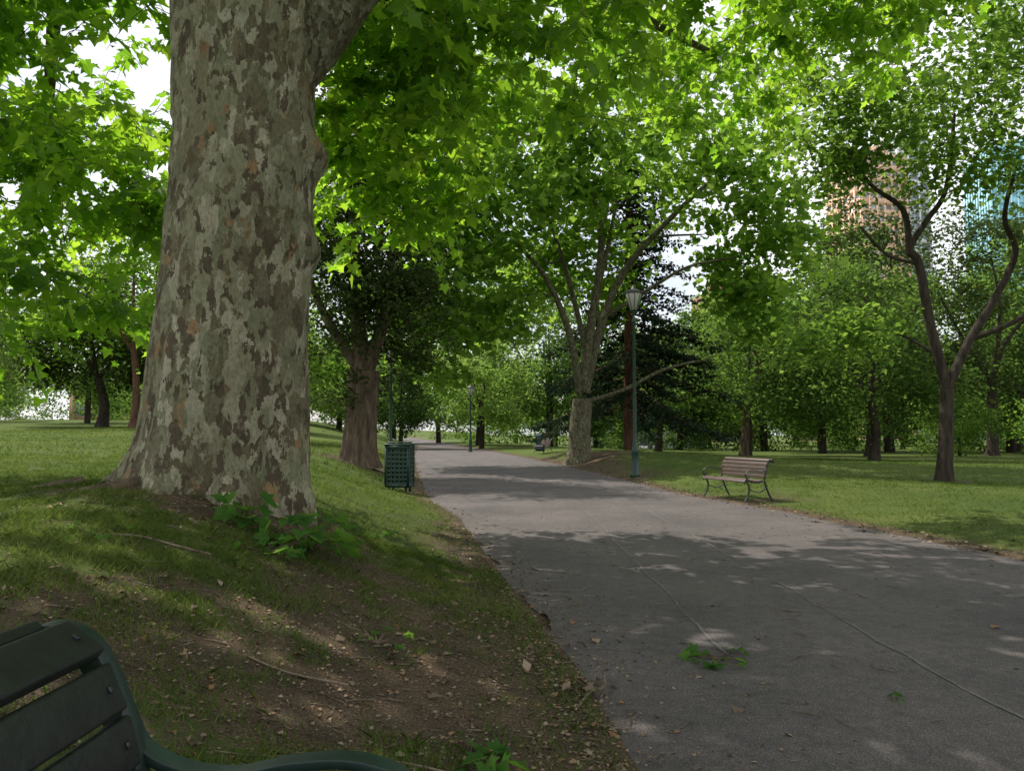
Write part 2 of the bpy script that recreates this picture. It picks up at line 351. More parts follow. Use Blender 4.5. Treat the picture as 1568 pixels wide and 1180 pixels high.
def twigs(tb,C,K,Lm,per,sz):
    """leafy shoots: K twigs at every centre, leaves alternate along each"""
    n=len(C)*K;c=np.repeat(C,K,0)+rng.normal(size=(len(C)*K,3))*.12
    d=rng.normal(size=(n,3));d[:,2]=d[:,2]*.45-.12;d=unit(d);Ln=Lm*(.5+rng.random(n))
    ts=np.linspace(0,1,5)
    for a in range(n):
        Q=c[a]+d[a]*Ln[a]*ts[:,None]+np.array([0,0,-1])*(.35*Ln[a]*ts**2)[:,None]
        tb.tube(Q,np.linspace(.006,.002,5),3)
    t=(np.arange(per)[None]+.3+.5*rng.random((n,per)))/per
    pos=c[:,None]+d[:,None]*(Ln[:,None]*t)[...,None];pos[...,2]-=.35*Ln[:,None]*t**2
    side=unit(np.cross(d,np.array([0,0,1.])))
    sg=np.where((np.arange(per)%2)==0,1,-1)[None,:,None]
    tip=side[:,None]*sg+d[:,None]*.5+rng.normal(size=(n,per,3))*.35;tip[...,2]-=.45
    nr=rng.normal(size=(n,per,3))*.45;nr[...,2]+=1
    pos=pos+unit(tip)*.05
    var=np.repeat(np.repeat(rng.random(len(C)),K)*.5,per)+.5*rng.random(n*per)
    S=sz*(.5+.8*rng.random(n*per))
    return pos.reshape(-1,3),tip.reshape(-1,3),nr.reshape(-1,3),S,var
# ---------------------------------------------------------------- the big foreground plane tree
T0=empty('plane_tree')
zz=[.3,.72,.98,1.48,1.77,2.33,2.9,3.24,3.46,4.03,4.31,4.59,5.16,6.5,8]
Lx=[-3.2,-3.2,-3.17,-3.12,-3.1,-3.03,-2.99,-2.96,-2.95,-2.91,-2.93,-2.95,-2.97,-3.0,-2.95]
Rx=[-1.76,-1.78,-1.80,-1.80,-1.80,-1.79,-1.77,-1.75,-1.75,-1.74,-1.76,-1.76,-1.82,-2.1,-2.35]
KT=1.09
zz=[1.4+(q-1.4)*KT for q in zz];Lx=[q*KT for q in Lx];Rx=[q*KT for q in Rx];YT=7.32
nz_,na=330,220
Z=np.linspace(.3,8.5,nz_);A=np.arange(na)*2*math.pi/na
cx=(np.interp(Z,zz,Lx)+np.interp(Z,zz,Rx))/2;rr=(np.interp(Z,zz,Rx)-np.interp(Z,zz,Lx))/2
ZZ,AA=np.meshgrid(Z,A,indexing='ij')
def lobe(a0,w): 
    d=np.angle(np.exp(1j*(AA-a0)));return np.exp(-(d/w)**2)
ca,sa=np.cos(AA),np.sin(AA)
fl=np.exp(-np.clip(ZZ-.82,0,9)/.24)
rad=rr[:,None]*np.ones_like(AA)
rad=rad+fl*(.62*lobe(math.pi*1.03,.34)+.3*lobe(-2.4,.22)+.2*lobe(-1.8,.18)+.14*lobe(-1.2,.18)+.08*lobe(-.5,.25)+.3*lobe(1.2,.4)+.3*lobe(2.3,.4)+.03)
fl2=np.exp(-np.clip(ZZ-.8,0,9)/.7);rad+=fl2*.06*np.cos(AA*7+1)
for (z0,a0,wz,wa,h) in((3.0,-.1,.17,.5,.1),(3.82,-.15,.2,.55,.17),(3.5,-.9,.22,.4,.07),(2.5,-2.4,.3,.3,.02),(3.3,-1.2,.15,.3,.04),(4.6,-1.9,.3,.4,.03),(5.1,-.2,.5,.6,.16),(1.9,-1.9,.4,.3,.02)):
    z1=1.4+(z0-1.4)*KT;rad+=h*np.exp(-((ZZ-z1)/wz)**2)*lobe(a0,wa)
rad+=.035*np.cos(AA*3+ZZ*.5)+.06*(fbm(ca*1.6+5,sa*1.6,ZZ*.7,2)-.5)+.05*(fbm(ca*5,sa*5,ZZ*2.2,4)-.5)
pl=fbm(ca*7+3,sa*7,ZZ*5,14,2);rad+=.012*ss(.48,.53,pl)+.008*(fbm(ca*16,sa*16,ZZ*9,6)-.5)
rough=np.exp(-np.clip(ZZ-.8,0,9)/.4);rad+=rough*.09*(fbm(ca*9,sa*9,ZZ*3,8)-.5)
V=np.stack([cx[:,None]+rad*ca,YT+rad*sa,ZZ],-1)
i=np.arange(nz_-1)[:,None]*na;j=np.arange(na)[None];j2=(j+1)%na
mesh_np('trunk',V,np.stack([i+j,i+j2,i+na+j2,i+na+j],-1).reshape(-1,4),M_barkP,parent=T0,smooth=True)
tb=MB();rt=MB()
for pts,r0 in(([(-3.9,7.1),(-4.3,6.9),(-4.7,6.85),(-5.1,6.7)],.1),([(-3.2,6.7),(-3.5,6.2),(-3.7,5.9)],.08),([(-2.4,6.7),(-2.2,6.2),(-1.9,5.7)],.06),([(-2.0,7.1),(-1.6,7.0),(-1.3,6.6)],.06)):
    limb(rt,[(a,b_,float(H(a,b_))-.01-.03*q) for q,(a,b_) in enumerate(pts)],r0,.02,10)
rt.obj('roots',M_barkB,T0,True)
sk=[((-2.8,YT,8),.5)]
def sh(P_): return [(a*KT,b_*KT-.15,1.4+(c_-1.4)*KT) for a,b_,c_ in P_]
limbs=[[(-2.3,6.8,4.3),(-1.75,6.8,4.95),(-1.2,6.9,5.7),(-.2,7.3,6.9),(1.8,8.2,8),(4.2,9.5,8.9)],
 [(-2.5,6.85,7),(-1.9,7,8.6),(-.6,6.2,10),(1.6,5.2,11)],
 [(-2.6,6.85,6.4),(-3.5,7.2,7.4),(-5,8.2,8),(-7.5,9.5,7.8)],
 [(-2.6,6.9,7.4),(-2.7,8,9),(-2,10.4,10.5),(-1,13,10.8)],
 [(-2.6,6.8,7.6),(-3,5.6,9.4),(-2.5,3.6,10.3),(-1.5,1.2,10.2)],
 [(-2.5,6.9,6.0),(-2.4,8,6.9),(-1.8,9.6,7.2),(-1.2,11.6,6.5)],
 [(-.2,7.3,6.9),(.6,8.8,7.3),(1.6,10.8,7.5),(3.4,12.5,7.6)],
 [(1.8,8.2,8),(3.4,7.2,8.8),(5.6,6.4,9)],
 [(-5,8.2,8),(-5.6,9.3,6.8),(-6.2,10.2,5.2)],]
for L_,r0 in zip(limbs,(.36,.36,.3,.3,.3,.18,.14,.14,.14)):
    sk+=limb(tb,sh(L_),r0,.04,12)
CA=blob((-.9,9.8,6.2),(2.6,2.0,1.1),75)
CB=blob((2.4,12,8.5),(4.8,3.4,1.4),155)
CD=blob((-6.6,10.3,5.0),(3,2.3,2.7),160)
CE=blob((-1.7,12,5.5),(1.6,2,1.2),42)
CF=blob((7,12.5,9.6),(3,2.6,.8),28)
CG=blob((-3,8.8,6.9),(4.5,1.4,.9),50)
C=np.concatenate([CA,CB,CD,CE,CF,CG])
trunkc=(np.abs(C[:,0]+2.6)<1.0)&(np.abs(C[:,1]-YT)<1.1);C=C[~trunkc]
grow(tb,[q for q,r in sk],[r for q,r in sk],C,.010,.005,5)
a=twigs(tb,C,5,.55,8,.165)
leafobj('foliage',*a[:4],T_palm,F_palm,M_plane,a[4],T0)
CU=np.concatenate([blob((.5,5.5,11),(7.5,6,2.0),215),blob((1.5,0,10),(6,4.5,1.5),110),blob((-6,9,10),(5,4,1.6),40),blob((6,8.5,10.5),(4,4,1.2),55)])
grow(tb,[q for q,r in sk],[r for q,r in sk],CU,.012,.006,4)
a=cloud(CU,42,.4,.24)
leafobj('upper_foliage',*a[:4],T_mpalm,F_mpalm,M_plane2,a[4],T0)
tb.obj('branches',M_barkP2,T0,True)
# ---------------------------------------------------------------- generic trees
def tree(name,trunk,r0,r1,limbs,blobs,per,s,sz,lm,bm_,T=T_kite,F=F_kite,rk=.012,ribs=0,zf=.6,flare=.5,mask=None):
    E=empty(name);tb=MB();sk=[]
    Q=spl(trunk,8);u=np.linspace(0,1,len(Q));rad=r1+(r0-r1)*(1-u)**.7
    hgt=Q[:,2]-Q[0,2];rad=rad*(1+flare*np.exp(-hgt/.35))
    n=48 if ribs else 16
    a=np.arange(n)*2*math.pi/n
    rm=1+(ribs*np.abs(np.sin(a*5+.4*np.sin(a*3)))[None] if ribs else 0)+.12*(fbm(np.cos(a)[None]*2+Q[:,:1],np.sin(a)[None]*2,Q[:,2:]*.8,3)-.5)
    V=np.stack([Q[:,:1]+rad[:,None]*rm*np.cos(a),Q[:,1:2]+rad[:,None]*rm*np.sin(a),Q[:,2:]+0*rm],-1)
    k=len(Q);i=np.arange(k-1)[:,None]*n;j=np.arange(n)[None];j2=(j+1)%n
    tb.add(V,np.stack([i+j,i+j2,i+n+j2,i+n+j],-1).reshape(-1,4))
    sk+=[(q,r) for q,r in zip(Q,rad)][len(Q)//2:]
    for L_,ra,rb in limbs: sk+=limb(tb,L_,ra,rb,8,.0)
    C=np.concatenate([blob(*b_) for b_ in blobs])
    if mask is not None: C=C[mask(C)]
    grow(tb,[q for q,r in sk],[r for q,r in sk],C,rk,.01,4)
    a=cloud(C,per,s,sz,zf)
    leafobj('foliage',*a[:4],T,F,lm,a[4],E)
    tb.obj('trunk',bm_,E,True);return E
def g(x,y): return float(H(x,y))
# mid plane with fanned pale limbs
b0=g(2.9,34)-.1
tree('plane_tree',[(2.9,34,b0),(2.95,34,b0+1.3),(3.1,34,b0+2.9)],.5,.42,[
 ([(3.1,34,3.3),(3.5,34,6.2),(3.9,33.6,9),(3.7,33.2,11.3),(2.5,32.8,13)],.24,.06),
 ([(3.2,34,3.2),(4.1,34.4,6.6),(5.4,34.5,9.2),(8.1,34,12),(10,34,13.5)],.22,.05),
 ([(3.0,34,3.2),(2.5,33.6,5.8),(1.4,33,8.2),(-.3,32.5,10)],.19,.05),
 ([(3.1,34,3.4),(3.6,35,6),(4.2,36,10),(4.8,36.5,14)],.2,.05),
 ([(3.6,34,7),(4.4,33.5,10.5),(4.9,33,14.5)],.13,.04),
 ([(3.3,34,5),(2.6,34.6,8.2),(1.6,35,11.5),(.3,35,14)],.14,.04),
 ([(3.2,34,2.8),(4.8,33.5,3.3),(6.6,33.2,4.2),(8.4,33,4.6)],.11,.03),
 ([(4.1,34.4,6.6),(5.8,33.6,7.6),(7.6,33,8.6),(9.5,32.6,8.9)],.11,.03),
 ([(5.4,34.5,9.2),(6.5,35.2,10.4),(9,36,10.8)],.09,.03)],
 [((3.4,34,14.5),(10,7,5.2),255,.4),((-2.6,32.5,7.8),(3,3.2,4.6),105,.2),((11,34,10),(2.6,3,2.6),42,.3),((-.8,31,11.8),(5,3,3),60),((3,38.5,9),(4,1.6,2.6),40,.2),((10,33,6.8),(2.2,2,1.4),22)],
 48,.62,.28,M_plane2,M_barkP2,T_mpalm,F_mpalm,.016,mask=lambda C:~((C[:,0]>1.2)&(C[:,0]<9)&(C[:,2]<10.2)&(C[:,1]<37)))
# dark oak
b0=g(-4.7,24)-.1
tree('oak_tree',[(-4.75,24,b0),(-4.7,24,b0+1.2),(-4.6,24,b0+3)],.44,.38,[
 ([(-4.6,24,3),(-4.9,24,6),(-5,24.2,9.5)],.3,.06),([(-4.6,24,3.1),(-3.9,24,5.5),(-3.7,24,8.5)],.25,.05),([(-4.6,24,3.2),(-5.8,24,5),(-6.6,24.4,6.8)],.2,.05)],
 [((-4.7,24.2,7.2),(2.6,2.4,4.6),230,.3),((-5,24.2,11),(2.6,2.4,3),90),((-3.6,23.4,5.2),(1.4,1.4,1.6),40)],
 75,.42,.15,M_dark,M_barkB,rk=.012,ribs=.22)
# conifer
E=empty('conifer_tree');tb=MB();b0=g(6.4,42)-.1
tb.tube([(6.4,42,b0),(6.4,42,8),(6.4,42,17)],[.38,.26,.05],12)
C=[]
for z in np.arange(2.8,17,.5):
    R0=4.9*(1-(z-2.5)/15.5)**.8*(.65+.6*rng.random())
    for kx in range(5):
        a_=rng.random()*6.28;rl=R0*(.7+.5*rng.random())
        e=np.array([6.4+rl*math.cos(a_),42+rl*math.sin(a_),z-.3*rl]);p0=np.array([6.4,42,z+.2])
        Q=spl([p0,p0*.5+e*.5+np.array([0,0,.15]),e],4);tb.tube(Q,np.linspace(.05,.012,len(Q)),4)
        for t in np.linspace(.3,1,max(2,int(rl*1.8))): C.append(p0*(1-t)+e*t+np.array([0,0,.12*(1-t)]))
C=np.array(C);a=cloud(C,40,.3,.2,.22,.5,.5);leafobj('foliage',*a[:4],T_kite,F_kite,M_con,a[4],E)
tb.obj('trunk',M_barkR,E,True)
# right sinuous elm
b0=g(12.3,22)-.1
tree('elm_tree',[(12.2,22,b0),(12.3,22,b0+1.2),(12.4,22,b0+2.7)],.2,.18,[
 ([(12.4,22,2.7),(13.1,22,4.1),(13.8,22,5.2),(14.5,22,6.6),(14.1,21.8,7.6),(14.3,21.5,9)],.14,.04),
 ([(12.4,22,2.7),(12.0,22,4.4),(11.7,22,6.3),(11.45,22,6.7),(11.9,21.9,7.5),(12.4,21.7,8.4),(12.6,21.5,10.5)],.15,.04),
 ([(11.45,22,6.65),(11.2,21.8,7.8),(10.2,21.5,8.4),(9.3,21.3,9.4)],.1,.03),
 ([(11.7,22,6.3),(10.9,22.2,6.6),(10.1,22.1,7.4)],.06,.03),
 ([(13.1,22,4.1),(14.3,21.4,4.7),(15.8,21,6.1)],.09,.03),
 ([(12.2,22,3.6),(11.2,22.6,4.4),(9.9,23,4.5)],.05,.02)],
 [((12.3,21.5,12.2),(5.6,4.4,3.6),195,.2),((9.0,21.5,9.4),(1.7,1.6,1.2),34),((15.5,21,9),(2.0,2.4,2.4),46),((13,21.5,8.9),(1.8,1.6,1.0),18),((9.6,23,4.4),(1.4,1.4,.8),22)],
 58,.46,.2,M_elm,M_barkD,rk=.009)
# mid-distance named trees
def simpletree(name,x,y,h,rc,lm,bm_,rt=.3,n=150,sz=.26,per=55,low=.28):
    b=g(x,y)-.1;lx=rng.normal()*.5
    tree(name,[(x,y,b),(x+.15,y,b+h*.15),(x+lx*.4,y,b+h*.33)],rt,rt*.7,[
      ([(x+lx*.4,y,b+h*.32),(x-rc*.3,y,b+h*.5),(x-rc*.6,y,b+h*.72)],rt*.5,.04),([(x+lx*.4,y,b+h*.32),(x+rc*.25,y,b+h*.5),(x+rc*.62,y-1,b+h*.66)],rt*.5,.04),([(x+lx*.4,y,b+h*.3),(x+.2+lx,y-.5,b+h*.6),(x+lx,y,b+h*.85)],rt*.5,.04)],
      [((x,y,b+h*.66),(rc*.95,rc,h*(.66-low)),n,.3),((x-rc*.75,y,b+h*.42),(rc*.55,rc*.5,h*.12),n//5),((x+rc*.8,y-1,b+h*.38),(rc*.5,rc*.5,h*.13),n//5),((x+lx,y,b+h*.93),(rc*.4,rc*.4,h*.12),n//8)],per,.68,sz,lm,bm_)
simpletree('plane_tree',-22.5,46,14,5,M_plane2,M_barkR,.24)
simpletree('oak_tree',-26.5,50,10,4.5,M_dark,M_barkD,.35)
simpletree('elm_tree',-12.5,38,9,3.6,M_elm,M_barkD,.22,100)
simpletree('linden_tree',14.0,47,8.6,4.8,M_mid,M_barkB,.26,95)
simpletree('oak_tree',24,52,16,5.8,M_dark,M_barkD,.35,150,low=.2)
simpletree('oak_tree',34,55,17,6,M_dark,M_barkD,.4,150,low=.2)
simpletree('linden_tree',20.5,44,11,3.9,M_mid,M_barkD,.28,95,low=.18)
simpletree('oak_tree',10.5,56,8.5,3.6,M_dark,M_barkD,.26,90)
simpletree('elm_tree',17,56,13,3.4,M_elm,M_barkD,.24,85,low=.15)
# ---------------------------------------------------------------- distant trees
DT=empty('distant_trees');protos=[]
for kk in range(6):
    tb=MB();wd=[4.4,3.0,5.2,2.6,4.2,3.6][kk];ht=[3.6,4.6,3.3,5.2,3.9,4.4][kk];lo_=[2.3,1.4,1.9,.8,2.1,1.0][kk];tb.tube([(0,0,-.3),(.1,0,2),(0,.1,4.5)],[.26,.2,.15],8)
    sk=[(np.array([0,0,3.]),.2),(np.array([0,.1,4.5]),.2)]
    for q in range(5):
        a_=q*1.26+rng.random();sk+=limb(tb,[(0,0,2.6+.3*q),(1.2*math.cos(a_),1.2*math.sin(a_),4.6),(2.4*math.cos(a_),2.4*math.sin(a_),6.6)],.14,.03,5)
    C=np.concatenate([blob((0,0,lo_+ht),(wd,wd,ht),100,.3),blob((wd*.4,0,lo_+ht*1.75),(1.5,1.5,1.4),18),blob((wd*.75,0,3.2),(1.8,2,1.2),18),blob((-wd*.7,.3,2.8),(1.8,2,1.2),18),blob((-.2,-wd*.6,3),(1.8,1.6,1.2),14)])
    grow(tb,[q for q,r in sk],[r for q,r in sk],C,.012,.01,3)
    a=cloud(C,64,.55,.25,.65)
    f=leafobj('tree_foliage',*a[:4],T_kite,F_kite,M_far,a[4],DT);t_=tb.obj('tree_trunk',M_barkD,DT,True)
    protos.append((f,t_))
first=[True]*6
def inst(x,y,s,sz=None,rot=None,k=None):
    k=int(rng.integers(6)) if k is None else k
    rot=rng.random()*6.28 if rot is None else rot
    for o in protos[k]:
        c=o if first[k] else bpy.data.objects.new(o.name,o.data)
        if not first[k]: COL.objects.link(c);c.parent=DT
        c.location=(x,y,g(x,y));c.rotation_euler=(0,0,rot);c.scale=(s,s,sz or s)
    first[k]=False
for x,y,s in [(-34,62,1.0),(-30,72,1.3),(-42,57,.9),(-24,78,1.2),(-17,76,1.2),(-9.5,66,.8),(-14,92,1.3),(-2.6,66,1.0),(-3.4,80,1.6),(3.6,76,1.6),(-15,56,.8),(11,74,1.2),(28,70,1.5),(41,60,1.3),(45,70,1.7),(37,76,2.0),(28,86,1.8),(19,88,1.5),(10,92,1.3),(51,62,1.3),
 (-50,72,1.3),(-60,80,1.5),(52,80,1.9),(62,74,1.7),(-70,70,1.5)]:
    inst(x,y,s,s*(.8+.45*rng.random()))
for y,sp,s in((105,12,1.5),(132,14,1.9)):
    for x in np.arange(-y*.85,y*.85,sp):
        if abs(x-(xL(y)+2))<4: continue
        inst(x+rng.normal()*3,y+rng.normal()*6,s*(.75+.4*rng.random()),s*(.5+.6*rng.random()))
C=[]
for x in np.arange(-100,95,.9):
    yy=90+rng.normal()*5
    if -15<x<-5: yy+=60
    hh=3.2 if x>-10 else 4.6
    C+= [np.array([x+rng.normal()*.6,yy+rng.normal()*1.5,g(x,yy)+.2+hh*rng.random()**1.2]) for _ in range(7)]
C=np.array(C);a=cloud(C,34,.62,.32,.65);leafobj('distant_shrubs',*a[:4],T_kite,F_kite,M_mid,a[4])
for (sx,sy,sr,shh) in((26.5,36,2.4,2.4),(30,52,3,2.2)):
    E=empty('shrub');tb=MB();z0=g(sx,sy);C=blob((sx,sy,z0+shh*.8),(sr,sr,shh),70);tb.tube([(sx,sy,z0-.1),(sx,sy,z0+1.8)],[.12,.05],6)
    grow(tb,[(sx,sy,z0+.4),(sx,sy,z0+1.2)],[.1,.06],C);a=cloud(C,60,.4,.16);leafobj('foliage',*a[:4],T_oval,F_oval,M_elm,a[4],E);tb.obj('stem',M_barkD,E)
# ---------------------------------------------------------------- grass, litter
def scatter(n,x0,x1,y0,y1,pw=1.0):
    x=x0+(x1-x0)*rng.random(n);y=y0+(y1-y0)*rng.random(n)**pw;return x,y
def grass(name,sets):
    Vs=[];vs=[]
    for n,x0,x1,y0,y1,h,w,dens,pw in sets:
        x,y=scatter(n,x0,x1,y0,y1,pw);m=verge(x,y);d=dirtf(x,y)
        p=(1-d)**1.2*dens*(.1+1.35*ss(.36,.6,fbm(x*4,y*4,0,51)))
        edge=.25*np.exp(-((m-.1)/.25)**2)
        k=(m>.02)&(rng.random(n)<p+edge);x=x[k];y=y[k];n=len(x)
        z=H(x,y)-.004;hh=h*(.4+.9*rng.random(n))*(.5+1.0*fbm(x*2.5,y*2.5,0,61));a=rng.random(n)*6.283;l=rng.normal(size=(n,2))*.7*hh[:,None]
        ww=w*(.6+.8*rng.random(n))
        b=np.stack([x,y,z],1);o=np.stack([np.cos(a)*ww,np.sin(a)*ww,0*a],1)
        mid=b+np.stack([l[:,0]*.4,l[:,1]*.4,hh*.6],1);t=b+np.stack([l[:,0],l[:,1],hh],1)
        Vs.append(np.stack([b-o,b+o,mid+o*.7,t,mid-o*.7],1).reshape(-1,3));vs.append(np.repeat(np.clip(.8*fbm(x*.8,y*.8,0,71)+.5*rng.random(n)-.2,0,1),5))
    V=np.concatenate(Vs);n=len(V)//5;mesh_np(name,V,np.arange(n*5).reshape(n,5),M_grass,np.concatenate(vs))
grass('lawn_grass',[(290000,-5,.7,.9,8,.043,.0023,1.0,1),(100000,-12,.2,7,18,.05,.004,1,1),(60000,4.5,20,8,22,.05,.005,1,1),(60000,-26,-2,16,45,.07,.011,1,1.1),(60000,2,34,18,45,.06,.011,1,1.1)])
def litter(name,sets,T=T_kite,F=F_kite,mat=M_litter):
    P_=[];S_=[]
    for n,x0,x1,y0,y1,sz,mode in sets:
        x,y=scatter(n,x0,x1,y0,y1);m=verge(x,y)
        if mode=='verge': p=np.exp(-np.abs(m-.08)/.2)
        elif mode=='path': p=(m<-.05)*(.1+.7*np.exp(m/.5))*(.3+1.4*ss(.45,.7,fbm(x*.8,y*.5,0,81)))
        else: p=(m>0)*(.15+dirtf(x,y))
        k=rng.random(n)<p;x=x[k];y=y[k];mm=m[k]
        z=np.where(mm<0,Pz(y)+.007,H(x,y)+.006);z=np.maximum(z,Pz(y)*(mm<.1)+.007)
        P_.append(np.stack([x,y,z],1));S_.append(sz*(.3+1.1*rng.random(len(x))**2.5))
    p=np.concatenate(P_);n=len(p);tip=rng.normal(size=(n,3));tip[:,2]=np.abs(tip[:,2])*.12;nr=rng.normal(size=(n,3))*.28;nr[:,2]=1
    leafobj(name,p,tip,nr,np.concatenate(S_),T,F,mat,rng.random(n))
litter('leaf_litter',[(30000,-2,1.5,1.5,9,.032,'verge'),(16000,-5,1,9,30,.05,'verge'),(24000,2,7,7,40,.06,'verge'),(34000,-4.5,.6,1,8,.024,'ground'),(1300,-4.5,.6,1,8,.06,'ground'),(6000,-10,20,8,30,.05,'ground'),(16000,-3,6.5,2.5,20,.026,'path'),(700,-3,6.5,2.5,14,.07,'path'),(2600,-6,6,18,45,.05,'path')])
x,y=scatter(3600,-4,5.5,1.5,12);m=verge(x,y);k=rng.random(3600)<np.where(m>0,.5*dirtf(x,y)+.1,.07+.4*np.exp(m/.5));x=x[k];y=y[k]
tb=MB()
for a_,b_ in zip(x,y):
    L_=.04+.22*rng.random()**2;t=rng.random()*6.28
    d=np.array([math.cos(t),math.sin(t)]);pts=[]
    for s_ in(-.5,-.15,.2,.5):
        q=np.array([a_,b_])+d*L_*s_+rng.normal(size=2)*L_*.06;pts.append((q[0],q[1],max(float(H(q[0],q[1])),.004 if verge(q[0],q[1])<.05 else -9)+.007))
    tb.tube(pts,[.0025,.0035,.0025,.001],4)
for P_,r_ in(([(-2.6,4.6,0),(-2.3,4.75,0),(-2.0,4.72,0),(-1.85,4.8,0)],.008),([(.33,4.0,0),(.42,4.25,0),(.5,4.3,0),(.52,4.5,0)],.008),([(-1.2,3.6,0),(-1.0,3.55,0),(-.75,3.62,0)],.005),([(-.6,2.9,0),(-.4,3.0,0),(-.25,3.0,0)],.005)):
    tb.tube(spl([(a,b,max(g(a,b),.004)+r_+.01*i_) for i_,(a,b,_) in enumerate(P_)],4),r_,6)
tb.obj('fallen_twigs',bark('twig_bark',(.07,.05,.035),(.28,.22,.16)))
def sprig(name,x,y,n,r,h,sz,mat=M_weed,flat=False):
    E=empty(name);tb=MB();z0=max(g(x,y),.004);a=rng.random(n)*6.28;rr_=r*np.sqrt(rng.random(n))
    p=np.stack([x+rr_*np.cos(a),y+rr_*np.sin(a),z0+.015+h*rng.random(n)*(1-rr_/r*.5)],1)
    tip=np.stack([np.cos(a),np.sin(a),rng.normal(size=n)*.3-(.0 if flat else .1)],1)+rng.normal(size=(n,3))*.3
    if flat: tip[:,2]=np.abs(tip[:,2])*.2
    nr=rng.normal(size=(n,3))*.45;nr[:,2]+=1
    leafobj('leaves',p,tip,nr,sz*(.6+.6*rng.random(n)),T_palm,F_palm,mat,rng.random(n),E)
    for q in p[::2]: tb.tube([(x,y,z0),( (x+q[0])/2,(y+q[1])/2,(z0+q[2])/2+h*.15),q],[.005,.004,.002],4)
    tb.obj('stems',M_barkB,E)
sprig('plane_sucker_sprout',-2.05,6.05,26,.18,.38,.14)
sprig('plane_sucker_sprout',-1.55,5.95,60,.36,.42,.13)
sprig('weed_clump',-1.75,5.5,34,.3,.12,.09)
sprig('weed_clump',-2.55,4.7,14,.25,.05,.05)
sprig('weed_clump',-.75,4.4,12,.2,.05,.05)
sprig('weed_clump',-1.4,8,12,.22,.1,.08)
sprig('fallen_leaf_sprig',-.09,3.12,12,.11,.05,.09,flat=True)
sprig('fallen_leaf_sprig',1.3,4.9,18,.2,.03,.07,flat=True)
sprig('fallen_leaf_sprig',.33,4.3,10,.1,.05,.06,M_litter,True)
sprig('fallen_leaf_sprig',2.0,4.15,3,.05,.015,.05,flat=True)
# ---------------------------------------------------------------- benches
def bench(name,loc,rz,L_,slatmat,frmat,bolts=False,nb=6,fo=-.03,gap=.006):
    E=empty(name,loc,rz)
    back=spl([(-.02,.79),(.02,.845),(.085,.825),(.13,.75),(.16,.66),(.18,.56),(.195,.47)],10)
    seat=spl([(.235,.425),(.33,.405),(.45,.41),(.56,.435),(.635,.425),(.655,.38)],10)
    def slats(curve,n,nm,side):
        mb=MB();bt=MB();s=np.concatenate([[0],np.cumsum(np.linalg.norm(np.diff(curve,axis=0),axis=1))]);W=s[-1]/n
        for q in range(n):
            c=(q+.5)*W;p=[np.interp(c,s,curve[:,i]) for i in(0,1)];e=[np.interp(min(c+.01,s[-1]),s,curve[:,i])-np.interp(max(c-.01,0),s,curve[:,i]) for i in(0,1)]
            e=np.array(e)/np.linalg.norm(e);t=np.array([e[0],0,e[1]]);nn=np.array([-e[1],0,e[0]])*side
            mb.box(np.array([p[0],L_/2,p[1]])+nn*.012,(W/2-gap,L_/2,.013),(t,(0,1,0),nn))
            if bolts:
                for yb in(.03,L_-.03):
                    pc=np.array([p[0],yb,p[1]])+nn*.026;bt.box(pc,(.006,.006,.0025),(t,(0,1,0),nn))
        mb.obj(nm,slatmat,E,bevel=.006)
        if bolts: bt.obj(nm+'_bolts',M_bolt,E,bevel=.002)
    slats(back,nb,'backrest',1);slats(seat,6,'seat',1)
    for nm,y0 in(('end_frame_near',-fo),('end_frame_far',L_+fo)):
        fb=MB()
        off=.002 if fo>0 else 0
        fb.bar(back-np.array([.012,.008])+np.array([off*5,off*4]),.04,.022+off*8,y0);fb.bar(seat-np.array([0,.014]),.04,.022,y0)
        fb.bar(spl([(.195,.47),(.2,.43),(.235,.41)],6),.04,.022,y0)
        y1=y0+(.028 if y0>L_/2 else -.028)
        fb.bar(spl([(.135,.72),(.165,.66),(.23,.625),(.32,.615),(.42,.635),(.52,.64),(.6,.615),(.645,.56),(.625,.5),(.585,.49),(.575,.53)],8),.042,.016,y1)
        fb.bar(spl([(.19,.43),(.15,.3),(.07,.12),(.0,.0)],6),.04,.026,y0)
        fb.bar(spl([(.6,.42),(.545,.3),(.57,.15),(.66,.0)],6),.04,.026,y0)
        fb.bar(spl([(.15,.28),(.3,.2),(.45,.22),(.55,.27)],6),.03,.018,y0)
        fb.bar(spl([(.62,.5),(.60,.42)],3),.035,.02,y1)
        fb.obj(nm,frmat,E,smooth=False,bevel=.006)
    return E
bench('park_bench',(-.84,-.5,.228),R(-2),1.78,M_benchgreen,M_frame,True,6,.012,.003)
ax=math.atan2(-.28,-.96)
bench('park_bench',(4.85,17.4,.03),ax,1.65,M_wood,M_iron)
bench('park_bench',(1.9,46,g(1.9,46)),ax,1.7,M_wood,M_iron)
